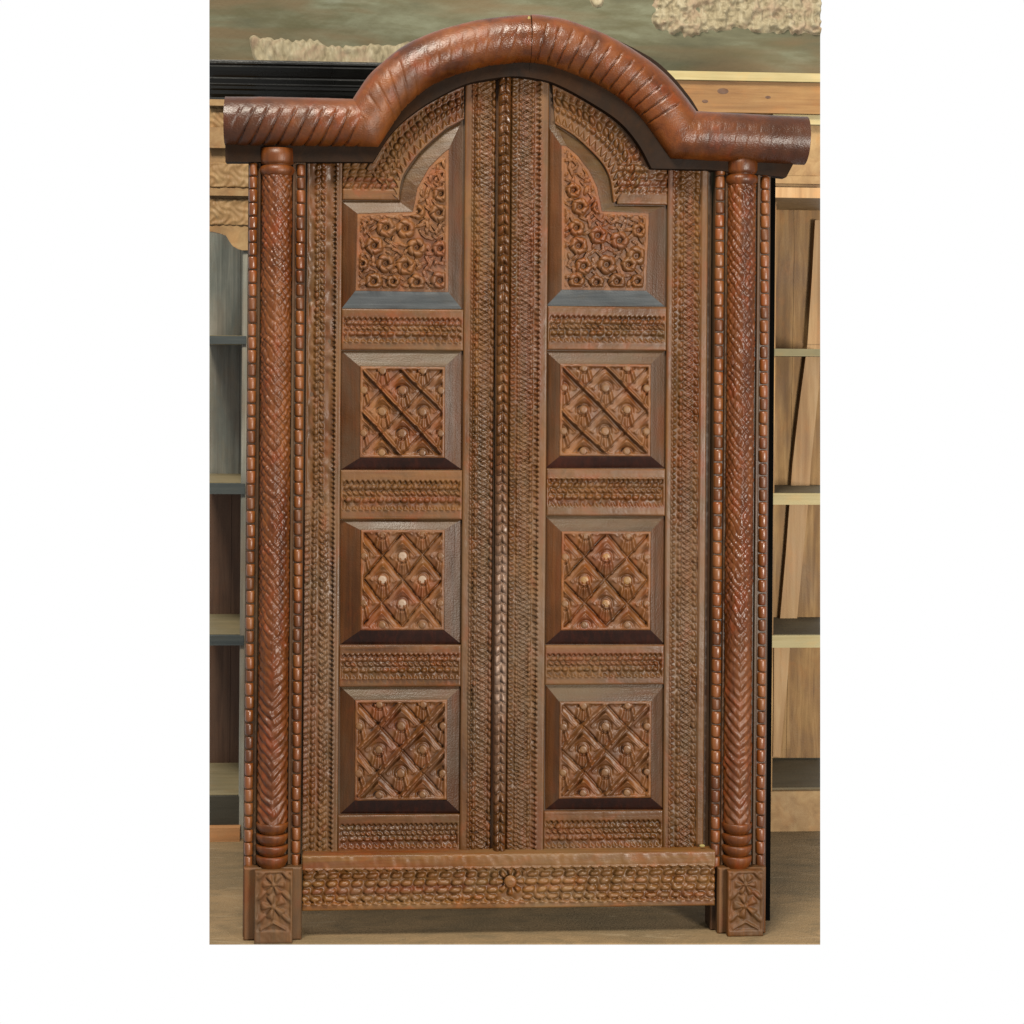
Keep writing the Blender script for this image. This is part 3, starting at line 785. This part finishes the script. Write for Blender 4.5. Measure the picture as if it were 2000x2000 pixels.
RO = [(1034, 76)] + [tuple(p) for p in smooth_poly([(1034, 27), (1104, 37), (1180, 66), (1260, 106), (1305, 141), (1344, 187), (1362, 215)], 6)]
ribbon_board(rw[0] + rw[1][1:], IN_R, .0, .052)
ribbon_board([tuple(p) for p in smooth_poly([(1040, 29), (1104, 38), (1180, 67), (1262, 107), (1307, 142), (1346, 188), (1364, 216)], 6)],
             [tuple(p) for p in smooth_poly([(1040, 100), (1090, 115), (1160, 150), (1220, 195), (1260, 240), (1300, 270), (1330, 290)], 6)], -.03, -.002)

# ---- posts
bead_meshes = []
def bead_mesh(wd, L, dep):
    n = 9; prof = [(-.5, .72), (-.46, .9), (-.36, 1.0), (.36, 1.0), (.46, .9), (.5, .72)]
    v = []; f = []
    for (t, k) in prof:
        for j in range(n):
            a = math.pi * j / (n - 1)
            v.append((wd / 2 * k * math.cos(a), -dep * k * math.sin(a), t * L))
    for i in range(len(prof) - 1):
        for j in range(n - 1): f.append((i * n + j, i * n + j + 1, (i + 1) * n + j + 1, (i + 1) * n + j))
    f.append(tuple(range(n))[::-1]); f.append(tuple(range((len(prof) - 1) * n, len(prof) * n)))
    me = bpy.data.meshes.new('bead'); me.from_pydata(v, [], f); me.materials.append(M_BEAD)
    me.polygons.foreach_set('use_smooth', [True] * (len(f) - 2) + [False, False]); me.update()
    return me
M_BEADDARK = wood('dark_bead_wood', (96, 50, 24), (136, 78, 40), (166, 102, 56), 'z', (0.35, 0.55), spec=0.6)
BM = [bead_mesh(17 * S, 24.2 * S, .014), bead_mesh(16.4 * S, 23.6 * S, .0135), bead_mesh(17.4 * S, 24.6 * S, .0145), bead_mesh(16.0 * S, 23.0 * S, .0125)]
BM[3].materials[0] = M_BEADDARK
def col_h(Th, Vp, H, seed):
    """carving of the shaft in px: lozenge scales above, down-pointing chevrons below"""
    per = 19.0
    v = jit(Vp, seed) + 6 * (vnoise(Th * 30, Vp, 18, 30, int(seed * 100) + 9) - .5)
    a = np.abs(Th + .12 * (vnoise(Th * 30, Vp, 30, 60, 77) - .5)) * 24
    ch = np.abs(((v + a) / per) % 1 - .5) * 2
    ch = np.clip(1.2 - ch * 1.3, 0, 1) ** .8
    wob = .5 * (vnoise(Th * 30, Vp, 14, 22, int(seed * 100) + 3) - .5)
    p = (v / 19.0 + Th * 1.75 + wob); q = (v / 19.0 - Th * 1.75 + wob)
    lz = np.abs(np.sin(np.pi * p)) * np.abs(np.sin(np.pi * q))
    lz = np.clip(lz * 1.5, 0, 1) ** .6
    f3 = np.clip(1 - np.abs(Th) / .28, 0, 1) * (.5 + .5 * np.cos(v / per * 2 * np.pi)) 
    t = np.clip((Vp - 800) / 220, 0, 1)
    TP = Th * 30
    irr = .45 + .9 * vnoise(TP, Vp, 7, 9, int(seed * 100)) * (.6 + .7 * vnoise(TP, Vp, 25, 45, int(seed * 100) + 1))
    return ((lz * (1 - t) + ch * t) * 3.6 + f3 * 1.6) * irr - 3.0
def make_post(xb0, xb1, xf0, xf1, xc0, xc1, pc, side, dy=0):
    """pixel columns at row 1000: outer bead, inner bead, column"""
    post = box('post', X(min(xb0[0], xf0[0]) - 1, .03), X(max(xb0[1], xf0[1]) + 1, .03), -.03, .05, 0.0, Z(312, pc, .03), M_POST, door, .003)
    ztop = Z(318, pc, .04); zbot = Z(1690, pc, .04)
    # bead strips: one object per bead
    for (a, b) in (xb0, xf0):
        xc = (X(a, .04) + X(b, .04)) / 2
        z = ztop - 13 * S
        while z > zbot:
            o = bpy.data.objects.new('bead', random.choice(BM)); COL.objects.link(o); o.parent = post
            o.location = (xc + random.uniform(-.0006, .0006), -.0295, z)
            o.rotation_euler = (0, random.uniform(-.025, .025), random.uniform(-.05, .05))
            o.scale = ((X(b, .04) - X(a, .04)) / (17 * S), random.uniform(.86, 1.12), random.uniform(.95, 1.01))
            z -= random.uniform(24.9, 26.3) * S
    # plain fillets on both sides of the column
    for (a, b) in xf1:
        box('fillet', X(a, .04), X(b, .04), -.037, -.0302, zbot, ztop, M_POST, post, .002)
    # carved shaft
    cxw = (X(xc0, .06) + X(xc1, .06)) / 2; R = (X(xc1, .06) - X(xc0, .06)) / 2
    z1 = Z(341 + dy, pc, .07); z0 = Z(1612, pc, .07); H = (z1 - z0) / S
    th = np.linspace(-1.75, 1.75, 74); vv = np.linspace(0, H, int(H / 1.9))
    TH, VV = np.meshgrid(th, vv)
    r = R + col_h(TH, VV, H, .3 if side < 0 else .8) * S * .95
    YC = -.038
    P = np.stack([cxw + r * np.sin(TH), YC - r * np.cos(TH), z1 - VV * S], -1)
    fast_mesh('column', P.reshape(-1, 3), grid_faces(len(th), len(vv)), M_COLUMN, post)
    # capital: block ring, neck ring
    def prof(rows):
        return [(R * k, Z(py + (dy if py < 400 else 0), pc, .08)) for py, k in rows]
    lathe('capital', cxw, YC, prof([(286, .2), (287, 1.10), (300, 1.13), (312, 1.12), (318, 1.02), (319, .9), (321, .96), (323, 1.10), (329, 1.17), (335, 1.12), (339, 1.0), (343, .9), (344, .2)]), M_COLUMN, post)
    # base rings
    for (a, b) in ((1612, 1633), (1634, 1655), (1656, 1676), (1677, 1702)):
        h = b - a
        lathe('column_ring', cxw, YC, prof([(a, .6), (a + .01, 1.0), (a + 1, 1.06), (a + 4, 1.08), (a + .45 * h, 1.05), (a + .75 * h, .92), (b - 2, .84), (b, .80)]), M_COLUMN, post)
    return post, cxw, R, YC
postL, cL, RL, YC = make_post((481, 498), None, (574, 591), [(499.5, 505.5), (566, 572)], 506, 565, 535, -1)
postR, cR, RR, _ = make_post((1483, 1500), None, (1394, 1412), [(1413, 1419), (1475, 1481)], 1420, 1474, 1447, 1, 18)
# added strip past the right post, coloured black for the shadow gap
box('rear_shade_strip', X(1450, -.05), X(1510, -.05), .0505, .085, 0.0, Z(318, 1500, -.05), M_BLACK, door)
# plinths
def h_plinth(U, V):
    W = U.max(); x = U - W / 2
    base = -.004
    h = base + 0 * U
    for (c, R, k, ph) in ((26, 22, 6, 0), (68, 25, 5, .6)):
        r = np.hypot(x, V - c) / R; t = np.arctan2(V - c, x) + ph
        pet = np.sqrt(np.clip(1 - ((r - .55) / .42) ** 2, 0, 1)) * np.clip(.35 + np.cos(k * t), 0, 1) ** .5
        eye = np.sqrt(np.clip(1 - (r / .24) ** 2, 0, 1))
        h = np.maximum(h, base + .010 * pet); h = np.maximum(h, base + .009 * eye)
    for k in (-1, 1):
        for c in (8, 47, 90):
            a = (x - k * 24) * .7 + (V - c) * .7 * k; b = -(x - k * 24) * .7 * k + (V - c) * .7
            h = np.maximum(h, base + .008 * np.sqrt(np.clip(1 - (a / 13) ** 2 - (b / 5) ** 2, 0, 1)))
    h = np.maximum(h, base + .008 * np.clip(1 - np.abs(V - 98 - .55 * np.abs(x)) / 4, 0, 1) * (np.abs(x) < 26))
    e = np.minimum(np.minimum(U, W - U), V)
    h = np.maximum(h, .001 * np.clip((4 - e) / 2, 0, 1) + base * (e > 4))
    low = np.clip((V - 112) / 3, 0, 1)
    return h * (1 - low) + low * .001 + rough(U, V, .0016)
def plinth(post, a0, a1, b0, b1, pc):
    zt = Z(1700, pc, .08)
    box('plinth', X(a0, .05, 1760), X(a1, .05, 1760), -.062, -.0301, 0.0, zt + .002, M_PLINTH, post, .004)
    relief('plinth_block', X(b0, .09, 1760), X(b1, .09, 1760), 0.0, Z(1702, pc, .09), .088, .0615, h_plinth, M_PLINTH, post, 1.8)
plinth(postL, 476, 589, 497, 571, 530)
plinth(postR, 1400, 1494, 1422, 1491, 1455)

# ---- door leaves
ARCH_T = [tuple(p) for p in smooth_poly([(730, 300), (766, 245), (819, 200), (897, 158), (966, 140)], 8)]
def leafslab(pts, mat):
    q = [at(a, b, 0) for a, b in pts]
    return prism('door_leaf', [(p[0], p[2]) for p in q], 0.0, .04, mat, door)
leafL = leafslab([(594, 300)] + ARCH_T + [(964.5, 1690), (590, 1690)], M_POST)
leafR = leafslab([(968, 140)] + [tuple(p) for p in smooth_poly([(1034, 140), (1082, 150), (1144, 180), (1208, 222), (1247, 268), (1270, 305)], 8)] + [(1390, 305), (1383, 1690), (965.5, 1690)], M_POST)
DS = .012
zb = Z(1668, 996, .02)
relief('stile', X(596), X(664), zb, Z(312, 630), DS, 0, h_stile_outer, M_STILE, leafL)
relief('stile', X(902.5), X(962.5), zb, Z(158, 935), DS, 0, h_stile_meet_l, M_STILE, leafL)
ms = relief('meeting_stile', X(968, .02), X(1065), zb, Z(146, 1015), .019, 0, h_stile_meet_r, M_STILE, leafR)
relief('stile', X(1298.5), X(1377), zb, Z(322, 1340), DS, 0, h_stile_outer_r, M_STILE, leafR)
def h_chain(U, V):
    return A * 2.0 * chev(U, V, 12, 23.4, 19.4, k=.1) + rough(U, V, .0004)
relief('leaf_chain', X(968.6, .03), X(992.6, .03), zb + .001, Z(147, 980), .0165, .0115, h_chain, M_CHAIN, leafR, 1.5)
# rails
for i, (a, b) in enumerate(((604, 684), (918, 1014), (1259, 1340), (1590, 1668))):
    relief('rail', X(664.6), X(902), Z(b, 780), Z(a, 780), DS - .001, 0, h_rail(.17 * i), M_RAIL, leafL)
for i, (a, b) in enumerate(((599, 684), (915, 1007), (1259, 1336), (1582, 1668))):
    relief('rail', X(1065.5), X(1298), Z(b, 1180), Z(a, 1180), DS - .001, 0, h_rail(.17 * i + .4), M_RAIL, leafR)
# arch borders: rows of beads following the arch
def arch_border(outer, inner, d, leaf, seed):
    no, L = resample(smooth_poly(outer, 10), 150); ni, L2 = resample(smooth_poly(inner, 10), 150)
    m = 40
    t = np.linspace(0, 1, m)
    px = no[:, 0][:, None] * (1 - t) + ni[:, 0][:, None] * t; py = no[:, 1][:, None] * (1 - t) + ni[:, 1][:, None] * t
    U = np.broadcast_to(t * 66, px.shape); V = np.broadcast_to((np.linspace(0, (L + L2) / 2, 150))[:, None], px.shape)
    h = -A * .8 * inside(U, 10, 62) + A * (1.0 * bead(U, V, 15, 10, 13, .4, k=seed) + 1.3 * bead(U, V, 28, 12, 15, -.3, k=.3 + seed) + 1.1 * bead(U, V, 40, 9, 12, .4, k=.6) + 1.0 * zig(U, V, 62, 15, 16, -1, k=seed)) + rough(U, V, .0005)
    P = at(px, py, d); P[..., 1] = -d - h
    V3, Fq = skirted(P, 0.0)
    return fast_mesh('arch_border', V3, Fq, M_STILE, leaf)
arch_border([(716, 330), (734, 300), (766, 250), (819, 205), (868, 178), (906, 162)], [(777, 389), (788, 342), (819, 298), (866, 255), (888, 242), (906, 232)], .0125, leafL, .1)
arch_border([(1078, 158), (1110, 172), (1144, 188), (1208, 230), (1247, 275), (1284, 336)], [(1085, 242), (1112, 258), (1135, 276), (1173, 314), (1191, 347), (1199, 396)], .0125, leafR, .4)
def h_corner(U, V):
    h = -A * .6 * inside(V, 4, 60)
    for i, c in enumerate((12, 26, 40, 54)): h += A * bead(V, U, c, 12, 17 - i, .5, k=.2 * i)
    return h + rough(U, V)
relief('corner_block', X(664.6), X(776), Z(391, 720), Z(310, 720), .0105, 0, h_corner, M_RAIL, leafL)
relief('corner_block', X(1200), X(1298), Z(400, 1250), Z(318, 1250), .0105, 0, h_corner, M_RAIL, leafR)

# panels: raised field with four sloping sides
HF = .016
def bevel_strip(name, o, i, d0, d1, mat, leaf):
    """o, i: two pixel polylines of equal count (outer low, inner high); surface slightly uneven, rounded at its upper edge"""
    o = np.array(o, float); i = np.array(i, float)
    L = max(np.linalg.norm(o[-1] - o[0]), np.linalg.norm(i[-1] - i[0]))
    n = max(3, int(L / 5)); m = 9
    s_ = np.linspace(0, 1, n)[None, :]; t = np.linspace(0, 1, m)[:, None]
    px = (o[0, 0] * (1 - s_) + o[-1, 0] * s_) * (1 - t) + (i[0, 0] * (1 - s_) + i[-1, 0] * s_) * t
    py = (o[0, 1] * (1 - s_) + o[-1, 1] * s_) * (1 - t) + (i[0, 1] * (1 - s_) + i[-1, 1] * s_) * t
    d = d0 + (d1 - d0) * (t - .05 * np.clip((t - .8) / .2, 0, 1) ** 2) + 0 * px
    SEED[0] += 1
    e = np.minimum(s_, 1 - s_) * 8
    d = d + .0016 * (vnoise(px, py, 28, 28, SEED[0]) - .5) * np.clip(e, 0, 1) * np.sin(np.pi * np.clip(t, .05, .95))
    B = at(px, py, d0)
    P = np.stack([at(px, py, 0)[..., 0] * 0, d * 0, d * 0], -1)
    for r in range(m):
        P[r] = at(px[r], py[r], float(d[r].mean())); P[r][:, 1] = -d[r]
    return fast_mesh(name, P.reshape(-1, 3), grid_faces(n, m), mat, leaf)
def stud(px, py, d, r, mat, leaf, clip=None):
    c = at(px, py, d)
    n = 16; v = []; f = []
    rings = [(1.0, -.002), (1.0, .0028), (.9, .0042), (.55, .0056)]
    for (k, h) in rings:
        for j in range(n):
            t = 2 * math.pi * j / n
            v.append((c[0] + r * k * math.cos(t), -d - h, c[2] + r * k * math.sin(t)))
    for i in range(len(rings) - 1):
        for j in range(n): f.append((i * n + j, i * n + (j + 1) % n, (i + 1) * n + (j + 1) % n, (i + 1) * n + j))
    f.append(tuple(range((len(rings) - 1) * n, len(rings) * n)))
    return mesh('stud', v, f, mat, leaf, False)
def panel(leaf, ox0, ox1, oy0, oy1, ix0, ix1, iy0, iy1, ridge, seed, studm, bot):
    po = [(ox0, oy0), (ox1, oy0), (ox1, oy1), (ox0, oy1)]; pi = [(ix0, iy0), (ix1, iy0), (ix1, iy1), (ix0, iy1)]
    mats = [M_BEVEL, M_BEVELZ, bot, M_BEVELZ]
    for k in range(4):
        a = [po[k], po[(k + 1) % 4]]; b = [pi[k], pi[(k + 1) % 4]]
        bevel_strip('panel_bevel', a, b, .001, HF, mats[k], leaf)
    cxp = (ix0 + ix1) / 2; cyp = (iy0 + iy1) / 2
    q0 = at(ix0, cyp, HF); q1 = at(ix1, cyp, HF); zt = at(cxp, iy0, HF)[2]; zb_ = at(cxp, iy1, HF)[2]
    W = (q1[0] - q0[0]) / S; H = (zt - zb_) / S
    a = W / 4.2; b = H / 4.25
    relief('carved_panel', q0[0], q1[0], zb_, zt, HF - .002, 0.002, h_lattice(a=a, b=b, ridge=ridge, seed=seed), M_FIELD, leaf, 1.5)
    xm = (q0[0] + q1[0]) / 2; zm = (zt + zb_) / 2 + S
    for (i, j) in ((0, -1), (0, 1), (-1, 0), (1, 0), (-2, -1), (2, -1), (-2, 1), (2, 1), (-1, -2), (1, -2), (-1, 2), (1, 2)):
        edge = abs(i) == 2 or abs(j) == 2
        x = xm + i * a * S * (.955 if abs(i) == 2 else 1); z = zm - j * b * S * (.955 if abs(j) == 2 else 1)
        r = (7.9 if not edge else 6.8) * S * random.uniform(.94, 1.05)
        n = 14; v = []; f = []
        rings = [(1.0, -.003), (1.0, .0012), (.88, .0026), (.5, .0034)]
        for (k, h) in rings:
            for t in range(n):
                an = 2 * math.pi * t / n
                v.append((r * k * math.cos(an), -h, r * k * math.sin(an)))
        for q in range(3):
            for t in range(n): f.append((q * n + t, q * n + (t + 1) % n, (q + 1) * n + (t + 1) % n, (q + 1) * n + t))
        f.append(tuple(range(3 * n, 4 * n)))
        o = mesh('stud', v, f, studm if not edge else M_STUD, leaf)
        o.location = (x, -HF - .001, z)
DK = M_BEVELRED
#        leaf   outer x      outer y      field x     field y
panel(leafL, 666, 902, 685, 917, 703, 869, 716, 894, 1, .3, M_STUD, DK)
panel(leafL, 664.6, 901, 1015, 1258, 704, 868, 1035, 1231, 2, 1.1, M_STUDPALE, DK)
panel(leafL, 664.6, 901, 1341, 1589, 693, 873, 1367, 1563, 0, 2.2, M_STUD, DK)
panel(leafR, 1065, 1298, 685, 914, 1093, 1271, 711, 891, 1, 3.1, M_STUD, DK)
panel(leafR, 1065, 1298, 1008, 1258, 1096, 1271, 1038, 1231, 2, 4.0, wood('tan_stud_wood', (170, 128, 92), (196, 152, 114), (214, 176, 138), 'n', (.4, .55)), DK)
panel(leafR, 1065, 1298, 1337, 1581, 1092, 1272, 1370, 1559, 0, 5.2, M_STUD, DK)
# arched top panels
def top_panel(leaf, outer, inner, field_box, flw, sprigs, bots, ups):
    n = len(outer)
    for k in range(n):
        a = [outer[k], outer[(k + 1) % n]]; b = [inner[k], inner[(k + 1) % n]]
        mat = M_BEVELGREY if k == bots else (M_BEVELZ if k in ups else M_BEVEL)
        bevel_strip('panel_bevel', a, b, .001, HF, mat, leaf)
    x0, x1, y0, y1 = field_box
    q0 = at(x0, (y0 + y1) / 2, HF); q1 = at(x1, (y0 + y1) / 2, HF); zt = at((x0 + x1) / 2, y0, HF)[2]; zb_ = at((x0 + x1) / 2, y1, HF)[2]
    W = x1 - x0; H = y1 - y0
    nu = int(W / 1.5); nv = int(H / 1.5)
    U, V = np.meshgrid(np.linspace(0, W, nu), np.linspace(0, H, nv))
    rs = random.Random(int(x0)); more = []
    for _ in range(2500):
        a, b = rs.uniform(x0, x1), rs.uniform(y0, y1)
        if all(math.hypot(a - q[0], b - q[1]) > q[2] * 1.12 + 2 for q in flw) and all(math.hypot(a - q[0], b - q[1]) > 8.5 for q in list(sprigs) + more):
            more.append((a, b, rs.uniform(8, 13), rs.uniform(0, math.pi)))
    sprigs = list(sprigs) + more
    h = h_flowers([(a - x0, b - y0, r, k) for a, b, r, k in flw], [(a - x0, b - y0, l, g) for a, b, l, g in sprigs])(U, V)
    PX = U + x0; PY = V + y0
    ins = np.zeros(U.shape, bool); dist = np.full(U.shape, 1e9)
    for i in range(n):
        ax, ay = inner[i]; bx, by = inner[(i + 1) % n]
        ins ^= ((ay > PY) != (by > PY)) & (PX < (bx - ax) * (PY - ay) / (by - ay + 1e-9) + ax)
        t = np.clip(((PX - ax) * (bx - ax) + (PY - ay) * (by - ay)) / ((bx - ax) ** 2 + (by - ay) ** 2), 0, 1)
        dist = np.minimum(dist, np.hypot(PX - ax - t * (bx - ax), PY - ay - t * (by - ay)))
    rim = np.clip((9 - dist) / 3, 0, 1)
    h = h * (1 - rim) - .001 * rim
    P = at(PX, PY, HF - .001); P[..., 1] = -(HF - .001) - h
    c = ins[:-1, :-1] & ins[1:, :-1] & ins[:-1, 1:] & ins[1:, 1:]
    V3, Fq = skirted(P, 0, c)
    fast_mesh('carved_panel', V3, Fq, M_FIELD, leaf)
    q = [at(a, b, HF - .003) for a, b in inner]
    prism('panel_ground', [(p[0], p[2]) for p in q], -(HF - .003), -.0005, M_FIELD, leaf)
oL = [(667, 603), (667, 393), (779, 393), (790, 345), (820, 300), (867, 257), (902, 236), (902, 603)]
iL = [(694, 568), (698, 417), (806, 413), (815, 366), (838, 326), (866, 298), (877, 290), (876, 571)]
fL = [(754, 445, 19, 0), (792, 447, 19, 1), (731, 480, 18, 2), (814, 484, 19, 3), (792, 519, 19, 4), (753, 515, 18, 5), (730, 550, 17, 6), (814, 552, 17, 1), (857, 416, 18, 2), (815, 414, 15, 3), (860, 486, 16, 4), (859, 548, 18, 5), (861, 379, 16, 0), (768, 550, 13, 3), (708, 515, 12, 1)]
sL = [(858, 345, 14, 1.2), (835, 373, 14, -1.2), (835, 440, 13, 1.4), (770, 478, 12, .6), (840, 515, 15, -1.2), (712, 440, 13, 1.4), (708, 480, 10, 1.5), (775, 425, 10, .3), (866, 320, 11, 1.4), (735, 428, 12, .4), (845, 560, 10, .3), (868, 450, 10, 1.3), (773, 500, 9, 2)]
top_panel(leafL, oL, iL, (692, 880, 288, 573), fL, sL, 7, (0, 6))
oR = [(1298, 598), (1066, 598), (1066, 240), (1087, 246), (1134, 278), (1172, 316), (1190, 349), (1198, 402), (1298, 402)]
iR = [(1262, 568), (1097, 566), (1096, 284), (1106, 284), (1128, 303), (1152, 334), (1167, 366), (1176, 412), (1268, 416)]
fR = [(1133, 404, 17, 0), (1168, 406, 13, 2), (1126, 445, 16, 1), (1210, 470, 18, 3), (1168, 460, 18, 4), (1130, 480, 18, 2), (1243, 500, 19, 1), (1185, 517, 19, 5), (1140, 520, 17, 0), (1228, 517, 15, 4), (1126, 548, 16, 3), (1205, 550, 17, 2), (1165, 552, 15, 1), (1245, 550, 14, 2), (1248, 450, 15, 3), (1120, 372, 15, 4)]
sR = [(1116, 335, 13, 1.3), (1145, 372, 13, -1.2), (1150, 430, 14, 1.3), (1208, 432, 14, .4), (1152, 440, 10, 1.6), (1145, 500, 13, -1.1), (1190, 487, 12, .5), (1240, 430, 13, .3), (1225, 488, 11, 1.2), (1112, 310, 12, 1.4), (1112, 500, 10, 1.5), (1255, 525, 9, 1), (1160, 480, 10, 2)]
top_panel(leafR, oR, iR, (1094, 1270, 282, 570), fR, sR, 0, (1, 8))

# ---- threshold
tz1 = Z(1668, 996, .06); tz0 = Z(1775, 996, .06)
th_ = relief('threshold', X(590, .06, 1720), X(1397, .06, 1720), tz0, tz1, .056, -.03, h_thresh, M_THRESH, door, 1.7)
c = at(997, 1722, .06)
v = []; f = []; n = 18
rings = [(1.0, 0), (1.0, .005), (.8, .0085), (.45, .010)]
for (k, h) in rings:
    for j in range(n):
        t = 2 * math.pi * j / n; v.append((c[0] + 12 * S * k * math.cos(t), -.056 - h, c[2] + 12 * S * k * math.sin(t)))
for i in range(3):
    for j in range(n): f.append((i * n + j, i * n + (j + 1) % n, (i + 1) * n + (j + 1) % n, (i + 1) * n + j))
f.append(tuple(range(3 * n, 4 * n)))
mesh('rosette', v, f, M_THRESH, th_)
blob('pale_patch', 1371, 1652, .03, .007, M_PALESPOT, door, (1.2, .5, .6))  # small pale spot just above the threshold
